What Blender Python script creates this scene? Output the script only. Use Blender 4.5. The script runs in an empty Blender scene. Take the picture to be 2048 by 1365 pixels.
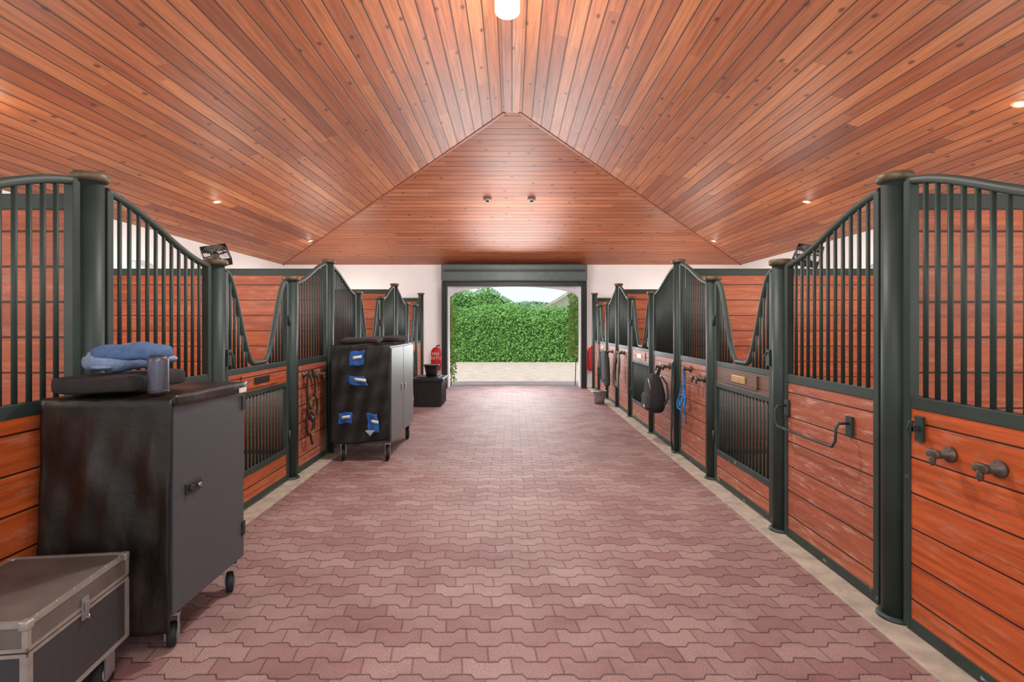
import bpy, bmesh, math, random
from mathutils import Vector, Matrix
random.seed(7)
S = bpy.context.scene
COL = S.collection
PI = math.pi
S.view_settings.view_transform = 'Standard'

# ------------------------------------------------------------------ materials
def c(r, g, b):
    f = lambda v: (v/255/12.92) if v/255 <= .04045 else ((v/255+.055)/1.055)**2.4
    return (f(r), f(g), f(b), 1)

class NT:
    def __init__(s, name):
        m = bpy.data.materials.new(name); m.use_nodes = True
        s.m = m; s.t = m.node_tree; s.n = s.t.nodes; s.l = s.t.links
        s.p = s.n['Principled BSDF']
    def put(s, a, sock):
        if isinstance(a, bpy.types.NodeSocket): s.l.new(a, sock)
        else: sock.default_value = a
    def math(s, op, a, b=None, clamp=False):
        n = s.n.new('ShaderNodeMath'); n.operation = op; n.use_clamp = clamp
        s.put(a, n.inputs[0])
        if b is not None: s.put(b, n.inputs[1])
        return n.outputs[0]
    def xyz(s):
        tc = s.n.new('ShaderNodeTexCoord'); sp = s.n.new('ShaderNodeSeparateXYZ')
        s.l.new(tc.outputs['Object'], sp.inputs[0])
        return tc.outputs['Object'], sp.outputs[0], sp.outputs[1], sp.outputs[2]
    def comb(s, x, y, z=0.0):
        n = s.n.new('ShaderNodeCombineXYZ')
        s.put(x, n.inputs[0]); s.put(y, n.inputs[1]); s.put(z, n.inputs[2])
        return n.outputs[0]
    def noise(s, vec, scale, detail=3, rough=.5):
        n = s.n.new('ShaderNodeTexNoise'); s.put(vec, n.inputs['Vector'])
        n.inputs['Scale'].default_value = scale; n.inputs['Detail'].default_value = detail
        n.inputs['Roughness'].default_value = rough
        return n.outputs[0]
    def white(s, x, y):
        n = s.n.new('ShaderNodeTexWhiteNoise'); n.noise_dimensions = '2D'
        s.put(s.comb(x, y), n.inputs['Vector']); return n.outputs[0]
    def ramp(s, f, stops, interp='LINEAR'):
        n = s.n.new('ShaderNodeValToRGB'); n.color_ramp.interpolation = interp
        e = n.color_ramp.elements
        while len(e) < len(stops): e.new(.5)
        for i, (p, col) in enumerate(stops): e[i].position = p; e[i].color = col
        s.put(f, n.inputs[0]); return n.outputs[0]
    def mix(s, f, a, b, blend='MIX'):
        n = s.n.new('ShaderNodeMix'); n.data_type = 'RGBA'; n.blend_type = blend
        s.put(f, n.inputs[0]); s.put(a, n.inputs[6]); s.put(b, n.inputs[7]); return n.outputs[2]
    def mr(s, v, a, b, x=0.0, y=1.0):
        n = s.n.new('ShaderNodeMapRange'); s.put(v, n.inputs[0])
        for i, k in enumerate((a, b, x, y)): n.inputs[i+1].default_value = k
        return n.outputs[0]
    def bump(s, h, strength=.4, dist=.01):
        n = s.n.new('ShaderNodeBump'); n.inputs['Strength'].default_value = strength
        n.inputs['Distance'].default_value = dist; s.put(h, n.inputs['Height'])
        s.l.new(n.outputs[0], s.p.inputs['Normal'])
    def base(s, col, rough=.5, metal=0.0, spec=None):
        s.put(col, s.p.inputs['Base Color']); s.put(rough, s.p.inputs['Roughness'])
        s.put(metal, s.p.inputs['Metallic'])
        if spec is not None: s.p.inputs['Specular IOR Level'].default_value = spec
        return s.m

def simple(name, col, rough=.5, metal=0.0, var=.25, scale=12, bump=0, spec=None, streak=None):
    N = NT(name); v, x, y, z = N.xyz()
    f = N.noise(v, scale, 5, .6)
    d = tuple(k*(1-var) for k in col[:3])+(1,); l = tuple(min(1, k*(1+var)) for k in col[:3])+(1,)
    if bump: N.bump(f, bump, .01)
    colr = N.ramp(f, [(.3, d), (.7, l)])
    if streak:
        g = N.noise(N.comb(N.math('MULTIPLY', x, 9.0), N.math('MULTIPLY', y, 3.0), N.math('MULTIPLY', z, 2.2)), 1.0, 8, .7)
        colr = N.mix(N.mr(g, .5, .75, 0, .7), colr, streak)
    return N.base(colr, rough, metal, spec)

def emis(name, col, strength):
    N = NT(name); N.p.inputs['Emission Color'].default_value = col
    N.p.inputs['Emission Strength'].default_value = strength
    return N.base(col, .5)

def plank(name, va, ua, width, length, cols, rough=.4, groove=.004, knots=False, scuff=0.0, spec=.5, gdark=c(45, 18, 10), bands=.5, wear=.0):
    N = NT(name); vec, x, y, z = N.xyz()
    ax = {'X': x, 'Y': y, 'Z': z}
    vm = ax[va]; u = N.math('ADD', x, y) if ua == 'XY' else ax[ua]
    v = N.math('DIVIDE', vm, width)
    row = N.math('FLOOR', v); fv = N.math('FRACT', v)
    r1 = N.white(row, 3.7)
    uu = N.math('ADD', N.math('DIVIDE', u, length), N.math('MULTIPLY', r1, 5.0))
    colm = N.math('FLOOR', uu); fu = N.math('FRACT', uu)
    r2 = N.white(row, colm)
    base = N.ramp(r2, [(i/(len(cols)-1), k) for i, k in enumerate(cols)])
    g = N.noise(N.comb(N.math('MULTIPLY', u, 1.6), N.math('MULTIPLY', vm, 38.0), N.math('MULTIPLY', r2, 20.0)), 1.0, 5, .6)
    base = N.mix(bands, base, N.ramp(g, [(.3, (.45, .38, .34, 1)), (.62, (1.15, 1.12, 1.1, 1))]), 'MULTIPLY')
    if knots:
        vo = N.n.new('ShaderNodeTexVoronoi'); vo.voronoi_dimensions = '2D'
        vo.inputs['Scale'].default_value = 1.0
        N.put(N.comb(N.math('MULTIPLY', u, 2.6), N.math('MULTIPLY', v, .62)), vo.inputs['Vector'])
        sp = N.n.new('ShaderNodeSeparateColor'); N.l.new(vo.outputs['Color'], sp.inputs[0])
        k = N.math('MULTIPLY', N.mr(vo.outputs['Distance'], .11, .045), N.math('GREATER_THAN', sp.outputs[0], .64))
        base = N.mix(N.math('MULTIPLY', k, .85), base, c(70, 32, 18))
    if wear:
        ww = N.noise(N.comb(N.math('MULTIPLY', u, 1.2), N.math('MULTIPLY', vm, 5.0), r2), 1.3, 6, .65)
        base = N.mix(wear, base, N.ramp(ww, [(.3, (.55, .5, .48, 1)), (.65, (1.12, 1.12, 1.12, 1))]), 'MULTIPLY')
    if scuff:
        sc = N.noise(N.comb(N.math('MULTIPLY', u, 3.0), N.math('MULTIPLY', vm, 14.0), r2), 1.6, 9, .72)
        base = N.mix(N.mr(sc, .52, .72, 0, scuff), base, c(208, 180, 160))
    d = N.math('MULTIPLY', N.math('MINIMUM', fv, N.math('SUBTRACT', 1.0, fv)), width)
    d2 = N.math('MULTIPLY', N.math('MINIMUM', fu, N.math('SUBTRACT', 1.0, fu)), length)
    gg = N.math('MINIMUM', N.mr(d, groove*.4, groove), N.mr(d2, .0006, .0022, .45, 1))
    col = N.mix(gg, gdark, base)
    N.bump(N.math('ADD', gg, N.math('MULTIPLY', g, .12)), .5, .004)
    return N.base(col, rough, 0.0, spec)

def paver_mat():
    N = NT('red_pavers'); vec, x, y, z = N.xyz()
    W, D = .220, .110
    u = N.math('DIVIDE', x, W); v = N.math('DIVIDE', y, D)
    tri = N.math('MULTIPLY', N.math('PINGPONG', u, .5), 2.0)
    wob = N.math('MULTIPLY', N.math('SUBTRACT', N.noise(vec, 14, 2), .5), .10)
    zz = N.mr(tri, .41, .59)
    v2 = N.math('ADD', N.math('ADD', v, N.math('MULTIPLY', zz, .26)), wob)
    row = N.math('FLOOR', v2); fv = N.math('FRACT', v2)
    par = N.math('MODULO', N.math('ADD', row, 200.0), 2.0)
    u2 = N.math('ADD', N.math('ADD', u, N.math('MULTIPLY', par, .5)), N.math('MULTIPLY', N.math('SUBTRACT', fv, .5), .06))
    col = N.math('FLOOR', u2); fu = N.math('FRACT', u2)
    du = N.math('MULTIPLY', N.math('MINIMUM', fu, N.math('SUBTRACT', 1.0, fu)), W)
    dv = N.math('MULTIPLY', N.math('MINIMUM', fv, N.math('SUBTRACT', 1.0, fv)), D)
    d = N.math('MINIMUM', N.math('ADD', du, .0024), dv)
    sp = N.noise(vec, 130, 4, .8)
    d = N.math('ADD', d, N.math('MULTIPLY', N.math('SUBTRACT', sp, .5), .007))
    j = N.mr(d, .0003, .0056)
    r = N.white(row, col)
    base = N.ramp(r, [(0, c(132, 90, 88)), (.3, c(146, 108, 105)), (.65, c(150, 118, 114)), (1, c(162, 132, 127))])
    base = N.mix(1.0, base, N.ramp(sp, [(.3, (.36, .32, .32, 1)), (.5, (.96, .93, .93, 1)), (.72, (1.6, 1.6, 1.58, 1))]), 'MULTIPLY')
    big = N.noise(vec, .9, 6, .65)
    base = N.mix(N.mr(big, .38, .72, 0, .5), base, c(166, 148, 142))
    big2 = N.noise(N.comb(N.math('ADD', x, 7.0), y, 3.0), 1.9, 6, .7)
    base = N.mix(N.mr(big2, .48, .72, 0, .5), base, c(104, 66, 64))
    colr = N.mix(j, c(72, 42, 40), base)
    N.bump(N.math('ADD', N.mr(d, .001, .009), N.math('MULTIPLY', sp, .4)), .8, .006)
    return N.base(colr, .6, 0.0, .5)

def paint_mat(name, col, chips):
    N = NT(name); v, x, y, z = N.xyz()
    f = N.noise(v, 9, 8, .7); f2 = N.noise(v, 3, 3)
    base = N.ramp(f2, [(.3, tuple(k*.8 for k in col[:3])+(1,)), (.7, tuple(k*1.2 for k in col[:3])+(1,))])
    base = N.mix(N.math('MULTIPLY', N.mr(f, .64, .68), N.mr(z, 1.1, .0, .0, 1.0)), base, c(150, 150, 142)) if chips else base
    return N.base(base, N.mr(f2, .3, .7, .45, .58), 0.0, .4)

M = {}
M['paver'] = paver_mat()
M['ceil_side'] = plank('cedar_slope_planks', 'X', 'Y', .136, 3.4, [c(150, 82, 48), c(184, 112, 68), c(164, 92, 56), c(196, 126, 80), c(154, 84, 50), c(178, 106, 66), c(136, 70, 42)], .5, .009, True, gdark=c(70, 34, 20), bands=.75)
M['ceil_hip'] = plank('cedar_hip_planks', 'Y', 'X', .136, 3.4, [c(156, 88, 58), c(180, 112, 76), c(166, 97, 65), c(184, 116, 80)], .46, .009, True, gdark=c(70, 34, 20), bands=.65)
M['hiptrim'] = plank('cedar_trim', 'Y', 'X', .6, 9, [c(150, 82, 50), c(160, 90, 56)], .5, .003)
M['orange'] = plank('orange_stall_boards', 'Z', 'XY', .172, 30, [c(198, 96, 44), c(186, 86, 38), c(204, 104, 52)], .45, .006, False, .3, bands=.7, wear=.45)
M['scuffed'] = plank('scuffed_red_boards', 'Z', 'XY', .172, 30, [c(176, 100, 72), c(164, 90, 64), c(184, 110, 82)], .5, .006, False, .8, bands=.65, wear=.4)
M['red'] = plank('red_divider_boards', 'Z', 'XY', .18, 30, [c(184, 94, 52), c(170, 82, 44), c(192, 104, 60)], .5, .007, False, .3, bands=.65, wear=.45)
M['brown'] = plank('brown_name_board', 'Z', 'XY', .5, 30, [c(98, 70, 52), c(106, 76, 56)], .5)
M['green'] = paint_mat('dark_green_paint', c(45, 59, 55), True)
M['rail'] = paint_mat('dark_green_rail_paint', c(60, 72, 67), False)
M['bronze'] = simple('worn_bronze', c(100, 88, 68), .5, .2, .35, 20)
M['hook'] = simple('aged_hook_metal', c(92, 82, 72), .5, .5, .35, 25)
M['white'] = simple('white_plaster', c(244, 246, 248), .8, 0, .02, 3)
M['concrete'] = simple('worn_concrete', c(172, 162, 146), .85, 0, .25, 9, .3)
M['gravel'] = simple('pale_gravel', c(200, 178, 158), .9, 0, .18, 3, .3)
M['dirt'] = simple('stall_bedding', c(136, 114, 92), .95, 0, .3, 14, .4)
M['vinyl'] = simple('black_vinyl', c(26, 23, 20), .34, 0, .45, 7, .4, None, c(66, 54, 44))
M['vinylflat'] = simple('black_vinyl_sheet', c(25, 24, 23), .5, 0, .4, 7, .15)
M['blackpaint'] = simple('charcoal_laminate', c(68, 71, 75), .45, 0, .12, 60)
M['greypaint'] = simple('grey_laminate', c(84, 90, 90), .4, 0, .10, 40)
M['blackwood'] = simple('black_case_panel', c(52, 52, 54), .55, 0, .15, 40)
M['casetop'] = simple('dusty_case_lid', c(92, 84, 78), .6, 0, .3, 5)
M['alu'] = simple('brushed_aluminium', c(160, 155, 148), .42, .5, .15, 18)
M['steel'] = simple('galvanised_steel', c(170, 172, 174), .35, .85, .15, 15)
M['rubber'] = simple('black_rubber', c(26, 26, 28), .7, 0, .3, 20)
M['hub'] = simple('grey_wheel_hub', c(140, 146, 146), .5, 0, .1, 20)
M['plastic'] = simple('black_plastic', c(34, 35, 38), .45, 0, .2, 20)
M['blue'] = simple('blue_panel', c(34, 88, 160), .45, 0, .35, 9)
M['label'] = simple('white_card', c(220, 218, 210), .7, 0, .04, 10)
M['plush'] = simple('pale_blue_plush', c(130, 150, 180), .95, 0, .18, 40, .5)
M['plushdark'] = simple('deep_blue_plush', c(78, 106, 146), .95, 0, .2, 30, .5)
M['speaker'] = simple('slate_mesh', c(84, 87, 100), .36, .4, .2, 120)
M['blackcloth'] = simple('black_cloth', c(36, 34, 34), .9, 0, .25, 30, .3)
M['darkcloth'] = simple('dark_grey_cloth', c(54, 55, 60), .9, 0, .25, 30, .3)
M['leather'] = simple('dark_leather', c(42, 30, 24), .45, 0, .3, 30)
M['brass'] = simple('brass', c(196, 158, 92), .35, .8, .15, 20)
M['paleplate'] = simple('pale_grey_plate', c(190, 188, 180), .4, .4, .1, 20)
M['bluerope'] = simple('blue_rope', c(44, 124, 188), .85, 0, .3, 90)
M['tealrope'] = simple('dark_teal_strap', c(30, 62, 60), .8, 0, .3, 60)
M['whiterope'] = simple('grey_rope', c(150, 148, 140), .85, 0, .3, 80)
M['fire'] = simple('red_vinyl', c(205, 36, 42), .45, 0, .12, 12)
M['shutter'] = simple('grey_green_shutter', c(84, 98, 98), .4, .1, .12, 8)
M['jamb'] = simple('dark_jamb_steel', c(46, 52, 52), .45, .1, .15, 10)
M['lens'] = emis('warm_lamp_lens', (1, .92, .78, 1), 60)
M['globe'] = emis('white_lamp_lens', (1, .97, .92, 1), 3)
M['ring'] = simple('bronze_trim_ring', c(200, 160, 124), .5, 0, .05, 10)
M['collar'] = simple('white_lamp_collar', c(232, 226, 218), .5, 0, .05, 10)
M['sensor'] = simple('grey_sensor_plastic', c(130, 118, 110), .5, 0, .1, 10)
M['glasswhite'] = simple('shiny_white', c(240, 240, 240), .3, 0, .02, 4)
M['bark'] = simple('bark', c(92, 74, 58), .9, 0, .3, 12)
M['roof'] = simple('pale_roof', c(186, 176, 158), .8, 0, .15, 6)
M['housewall'] = simple('pale_green_house_wall', c(190, 200, 176), .8, 0, .06, 4)
M['text'] = simple('white_lettering', c(240, 236, 230), .6, 0, .02, 5)

def leafmat(name, stops, scale=3.0):
    N = NT(name); v, x, y, z = N.xyz()
    f = N.noise(v, scale, 6, .75)
    m = N.base(N.ramp(f, stops), .5, 0, .3)
    return m
M['leaf'] = leafmat('hedge_leaves', [(.3, c(58, 108, 38)), (.5, c(108, 160, 66)), (.7, c(176, 208, 120))], 5)
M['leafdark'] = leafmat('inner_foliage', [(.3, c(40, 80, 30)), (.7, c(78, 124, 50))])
M['leafred'] = leafmat('ivy_leaves', [(.3, c(70, 110, 44)), (.52, c(120, 160, 70)), (.7, c(150, 96, 70))], 7)
M['leaffar'] = leafmat('far_leaves', [(.3, c(84, 124, 76)), (.7, c(150, 186, 130))])
N = NT('window_glass')
tr = N.n.new('ShaderNodeBsdfTransparent'); mx = N.n.new('ShaderNodeMixShader'); mx.inputs[0].default_value = .12
N.base(c(235, 242, 245), .1)
N.l.new(tr.outputs[0], mx.inputs[1]); N.l.new(N.p.outputs[0], mx.inputs[2])
N.l.new(mx.outputs[0], N.n['Material Output'].inputs[0]); M['glass'] = N.m

# ------------------------------------------------------------------ mesh builder
class MB:
    def __init__(s): s.v = []; s.f = []; s.s = []
    def add(s, vs, fs, smooth=False):
        o = len(s.v); s.v += [tuple(p) for p in vs]
        for f in fs: s.f.append([i+o for i in f]); s.s.append(smooth)
        return s
    def box(s, x0, x1, y0, y1, z0, z1, mat=None):
        vs = [Vector((x, y, z)) for x in (x0, x1) for y in (y0, y1) for z in (z0, z1)]
        if mat is not None: vs = [mat @ p for p in vs]
        return s.add(vs, [(0, 1, 3, 2), (4, 6, 7, 5), (0, 4, 5, 1), (2, 3, 7, 6), (0, 2, 6, 4), (1, 5, 7, 3)])
    def tube(s, pts, r, n=8, closed=False, cap=True):
        P = [Vector(p) for p in pts]; m = len(P); rs = r if isinstance(r, (list, tuple)) else [r]*m
        T = []
        for i in range(m):
            a = P[(i-1) % m] if (closed or i > 0) else P[0]
            b = P[(i+1) % m] if (closed or i < m-1) else P[-1]
            T.append((b-a).normalized())
        up = Vector((0, 0, 1)) if abs(T[0].z) < .9 else Vector((1, 0, 0))
        nrm = T[0].cross(up).normalized()
        vs = []
        for i in range(m):
            if i: nrm = (nrm - T[i]*nrm.dot(T[i])); nrm = nrm.normalized() if nrm.length > 1e-6 else T[i].orthogonal().normalized()
            bn = T[i].cross(nrm)
            for k in range(n):
                a = 2*PI*k/n; vs.append(P[i]+(nrm*math.cos(a)+bn*math.sin(a))*rs[i])
        fs = []
        for i in range(m if closed else m-1):
            j = (i+1) % m
            for k in range(n): fs.append((i*n+k, i*n+(k+1) % n, j*n+(k+1) % n, j*n+k))
        s.add(vs, fs, True)
        if not closed and cap:
            s.add(vs[:n], [tuple(range(n))]); s.add(vs[-n:], [tuple(range(n))])
        return s
    def lathe(s, prof, ctr=(0, 0, 0), axis='Z', n=24, smooth=True):
        ctr = Vector(ctr); vs = []; fs = []
        for r, h in prof:
            for k in range(n):
                a = 2*PI*k/n; ca, sa = r*math.cos(a), r*math.sin(a)
                vs.append(ctr+Vector({'Z': (ca, sa, h), 'X': (h, ca, sa), 'Y': (ca, h, sa)}[axis]))
        for i in range(len(prof)-1):
            for k in range(n): fs.append((i*n+k, i*n+(k+1) % n, (i+1)*n+(k+1) % n, (i+1)*n+k))
        s.add(vs, fs, smooth)
        if prof[0][0] > 1e-4: s.add(vs[:n], [tuple(range(n))])
        if prof[-1][0] > 1e-4: s.add(vs[-n:], [tuple(range(n))])
        return s
    def sell(s, ctr, r, e1=1., e2=1., nu=28, nv=16, fn=None):
        ctr = Vector(ctr); pw = lambda v, e: math.copysign(abs(v)**e, v); vs = []; fs = []
        for i in range(nv+1):
            ph = -PI/2+PI*i/nv
            for k in range(nu):
                th = 2*PI*k/nu
                p = Vector((r[0]*pw(math.cos(ph), e1)*pw(math.cos(th), e2), r[1]*pw(math.cos(ph), e1)*pw(math.sin(th), e2), r[2]*pw(math.sin(ph), e1)))
                if fn: p = fn(p)
                vs.append(ctr+p)
        for i in range(nv):
            for k in range(nu): fs.append((i*nu+k, i*nu+(k+1) % nu, (i+1)*nu+(k+1) % nu, (i+1)*nu+k))
        return s.add(vs, fs, True)
    def grid(s, fn, nu, nv):
        vs = [fn(i/nu, j/nv) for i in range(nu+1) for j in range(nv+1)]
        fs = [(i*(nv+1)+j, (i+1)*(nv+1)+j, (i+1)*(nv+1)+j+1, i*(nv+1)+j+1) for i in range(nu) for j in range(nv)]
        return s.add(vs, fs, True)
    def build(s, name, m, parent=None, bevel=0, solid=0, seg=2):
        me = bpy.data.meshes.new(name); me.from_pydata(s.v, [], s.f)
        bm = bmesh.new(); bm.from_mesh(me)
        for f, sm in zip(bm.faces, s.s): f.smooth = sm
        bmesh.ops.remove_doubles(bm, verts=bm.verts, dist=1e-6)
        bmesh.ops.recalc_face_normals(bm, faces=bm.faces)
        if bevel:
            ed = [e for e in bm.edges if len(e.link_faces) == 2 and e.calc_face_angle(0) > .6]
            bmesh.ops.bevel(bm, geom=ed, offset=bevel, segments=seg, affect='EDGES', profile=.5)
        bm.to_mesh(me); bm.free()
        me.materials.append(m)
        o = bpy.data.objects.new(name, me); COL.objects.link(o)
        if parent: o.parent = parent
        if solid:
            md = o.modifiers.new('thickness', 'SOLIDIFY'); md.thickness = solid
        return o

def tag(o, label=None, cat=None, group=None, kind=None):
    if label: o['label'] = label
    if cat: o['category'] = cat
    if group: o['group'] = group
    if kind: o['kind'] = kind
    return o
def thing(name, label, cat, loc=(0, 0, 0), rz=0, group=None):
    o = bpy.data.objects.new(name, None); COL.objects.link(o); o.empty_display_size = .1
    o.location = loc; o.rotation_euler = (0, 0, rz)
    return tag(o, label, cat, group)
def struct(mb, name, m, label, cat, bevel=0):
    return tag(mb.build(name, m, None, bevel), label, cat, None, 'structure')
def copy_tree(o, parent=None):
    k = o.copy(); COL.objects.link(k); k.parent = parent
    for ch in [q for q in bpy.data.objects if q.parent == o]: copy_tree(ch, k)
    return k

def loopwall(loops, fn, th):
    bm = bmesh.new(); ed = []; LV = []
    for lp in loops:
        vs = [bm.verts.new((a, b, 0)) for a, b in lp]; LV.append(len(vs))
        for i in range(len(vs)): ed.append(bm.edges.new((vs[i], vs[(i+1) % len(vs)])))
    bmesh.ops.triangle_fill(bm, edges=ed, use_beauty=True, use_dissolve=False)
    bm.verts.index_update()
    P = [(v.co.x, v.co.y) for v in bm.verts]; Fc = [[v.index for v in f.verts] for f in bm.faces]
    bm.free(); n = len(P)
    vs = [fn(a, b, 0) for a, b in P]+[fn(a, b, th) for a, b in P]
    fs = [tuple(f) for f in Fc]+[tuple(i+n for i in reversed(f)) for f in Fc]
    o = 0
    for k in LV:
        for i in range(k):
            a, b = o+i, o+(i+1) % k; fs.append((a, b, b+n, a+n))
        o += k
    return MB().add(vs, fs)

# ------------------------------------------------------------------ shell
XL, XR = -2.16, 1.96
YF = 12.49; EW = 5.58; EZ = 2.99; RZ = 4.45; YH = 6.91; YB = -3.0
struct(MB().box(XL+.16, XR-.16, YB, 13.0, -.1, 0), 'floor', M['paver'], 'red interlocking zigzag brick paver aisle floor', 'floor')
struct(MB().box(-EW, XL-.1, YB, YF, -.1, 0), 'floor.001', M['dirt'], 'bedding floor inside the left row of stalls', 'floor')
struct(MB().box(XR+.1, EW, YB, YF, -.1, 0), 'floor.002', M['dirt'], 'bedding floor inside the right row of stalls', 'floor')
struct(MB().box(XL-.1, XL+.16, YB, YF, -.1, .012), 'trim_1', M['concrete'], 'worn concrete kerb under the left stall fronts', 'kerb', .006)
struct(MB().box(XR-.16, XR+.1, YB, YF, -.1, .012), 'trim_2', M['concrete'], 'worn concrete kerb under the right stall fronts', 'kerb', .006)
struct(MB().add([(-80, -60, -.11), (80, -60, -.11), (80, 120, -.11), (-80, 120, -.11)], [(0, 1, 2, 3)]), 'ground', M['gravel'], 'pale gravel yard outside the far doorway', 'ground')
struct(MB().box(-9, 9, 13.0, 21.4, -.105, -.02), 'ground.001', M['gravel'], 'pale driveway between doorway and hedge', 'driveway')
def rz(x): return RZ-(RZ-EZ)*abs(x)/EW
rw = .1; yr = YF-(EW-rw)
for sx, nm, lb in ((-1, 'ceiling', 'left slope of the cedar plank ceiling'), (1, 'ceiling.001', 'right slope of the cedar plank ceiling')):
    struct(MB().add([(sx*EW, YB, EZ), (sx*EW, YF, EZ), (sx*rw, yr, rz(rw)), (sx*rw, YB, rz(rw))], [(0, 1, 2, 3)]), nm, M['ceil_side'], lb, 'ceiling')
struct(MB().add([(-EW, YF, EZ), (EW, YF, EZ), (rw, yr, rz(rw)), (-rw, yr, rz(rw))], [(0, 1, 2, 3)]), 'ceiling.002', M['ceil_hip'], 'triangular hipped end of the cedar plank ceiling above the doorway', 'ceiling')
struct(MB().box(-rw, rw, YB, yr, rz(rw)-.004, rz(rw)+.01), 'trim_3', M['ceil_side'], 'flat ridge board along the ceiling peak', 'ridge board')
for i, sx in enumerate((-1, 1)):
    a = Vector((sx*EW, YF, EZ)); b = Vector((sx*rw, yr, rz(rw))); d = (b-a).normalized(); n = Vector((0, 0, 1)); w = d.cross(n).normalized()*.022
    dn = Vector((0, 0, -.014))
    vs = [a+w, a-w, b-w, b+w, a+w+dn, a-w+dn, b-w+dn, b+w+dn]
    struct(MB().add(vs, [(0, 1, 2, 3), (7, 6, 5, 4), (0, 4, 5, 1), (1, 5, 6, 2), (2, 6, 7, 3), (3, 7, 4, 0)]), 'trim_%d' % (4+i), M['hiptrim'],
           ('left' if sx < 0 else 'right')+' hip trim board where two ceiling slopes meet', 'trim')
# far wall with arched doorway
dx0, dx1, sp_, cr_ = -1.54, 1.65, 2.2, 2.47
arch = [(dx0+(dx1-dx0)*t, sp_+(cr_-sp_)*math.sqrt(max(0, 1-(2*t-1)**2))**1.0) for t in [i/28 for i in range(29)]]
lp = [(-EW, -.02), (dx0, -.02)]+arch+[(dx1, -.02), (EW, -.02), (EW, EZ), (-EW, EZ)]
struct(loopwall([lp], lambda a, b, t: (a, YF+t, b), .22), 'wall_far', M['white'], 'white far end wall with the arched doorway', 'wall')
WY = [4.3, 7.72, 10.95]
def archloop(y):
    pts = [(y-.5, 1.25), (y+.5, 1.25), (y+.5, 2.15)]
    pts += [(y+.5*math.cos(PI*i/14), 2.15+.34*math.sin(PI*i/14)) for i in range(1, 14)]
    return pts+[(y-.5, 2.15)]
for sx, nm in ((-1, 'left'), (1, 'right')):
    loops = [[(YB, -.02), (YF+.22, -.02), (YF+.22, EZ), (YB, EZ)]]+[archloop(y) for y in WY]
    struct(loopwall(loops, lambda a, b, t: (sx*(EW+t), a, b), .2), 'wall_'+nm, M['white'], 'white %s side wall behind the stalls' % nm, 'wall')
    for i, y in enumerate(WY):
        w = thing('window_%d' % (i+1+(3 if sx > 0 else 0)), ['nearest', 'middle', 'farthest'][i]+' arched stall window in the %s side wall' % nm, 'window', (sx*(EW+.08), y, 1.25))
        w['kind'] = 'structure'
        lpz = [(0, a-y, b-1.25) for a, b in archloop(y)]
        fm = MB().tube(lpz, .03, 6, True); fm.box(-.012, .012, -.015, .015, 0, 1.22); fm.box(-.012, .012, -.48, .48, .6, .63)
        fm.build('window_frame', M['glasswhite'], w)
        MB().add([(sx*.015, p[1], p[2]) for p in lpz], [tuple(range(len(lpz)))]).build('pane', M['glass'], w)

# ------------------------------------------------------------------ posts
def make_post(h):
    r = thing('stall_post', 'post', 'post')
    MB().lathe([(.06, .02), (.06, h-.045)], n=24).build('shaft', M['green'], r)
    MB().lathe([(.06, h-.047), (.078, h-.042), (.083, h-.03), (.083, h-.014), (.076, h-.004), (0.0, h)], n=28).build('cap', M['bronze'], r)
    MB().lathe([(.082, .012), (.082, .022), (.066, .03), (.06, .032)], n=24).build('base_plate', M['green'], r)
    return r
YS = [2.62, 3.73, 5.0, 6.02, 7.12, 8.4, 9.42, 10.42, 11.4, 12.14]
TT = 'TLLTLLTLLT'
PL = {
 -1: ['tall green post with bronze cap rising behind the near black cabinet', 'shorter capped post just past the near black cabinet', 'shorter capped post between near left stall door and halter panel',
      'tall capped post behind the cart with blue windows', 'first shorter post past the blue windowed cart on the left', 'left row post at far side of the middle stall door', 'tall left post above the black storage trunk',
      'left post just beyond the black storage trunk', 'second from last post of the left row', 'last post of the left row, nearest the white end wall'],
 1: ['tall post with worn bronze cap, nearest of the right row', 'chipped shorter post between blanket bar panel and gold nameplate door', 'shorter post on far side of the gold nameplate door',
     'tall capped post with a long teal strap hanging on it', 'shorter post just past the hanging backpack panel', 'right row post at far side of the middle stall door', 'tall right post between grey rope bridle and dark saddle pad',
     'right post just past the hanging dark saddle pad', 'second from last post of the right row', 'last post of the right row, nearest the white end wall']}
proto = {}
for sx, X in ((-1, XL), (1, XR)):
    for y, t, lb in zip(YS, TT, PL[sx]):
        if t not in proto: o = proto[t] = make_post(2.28 if t == 'T' else 1.985)
        else: o = copy_tree(proto[t])
        o.location = (X, y, 0); o['label'] = lb; o['group'] = 'capped posts of the stall fronts'

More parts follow.
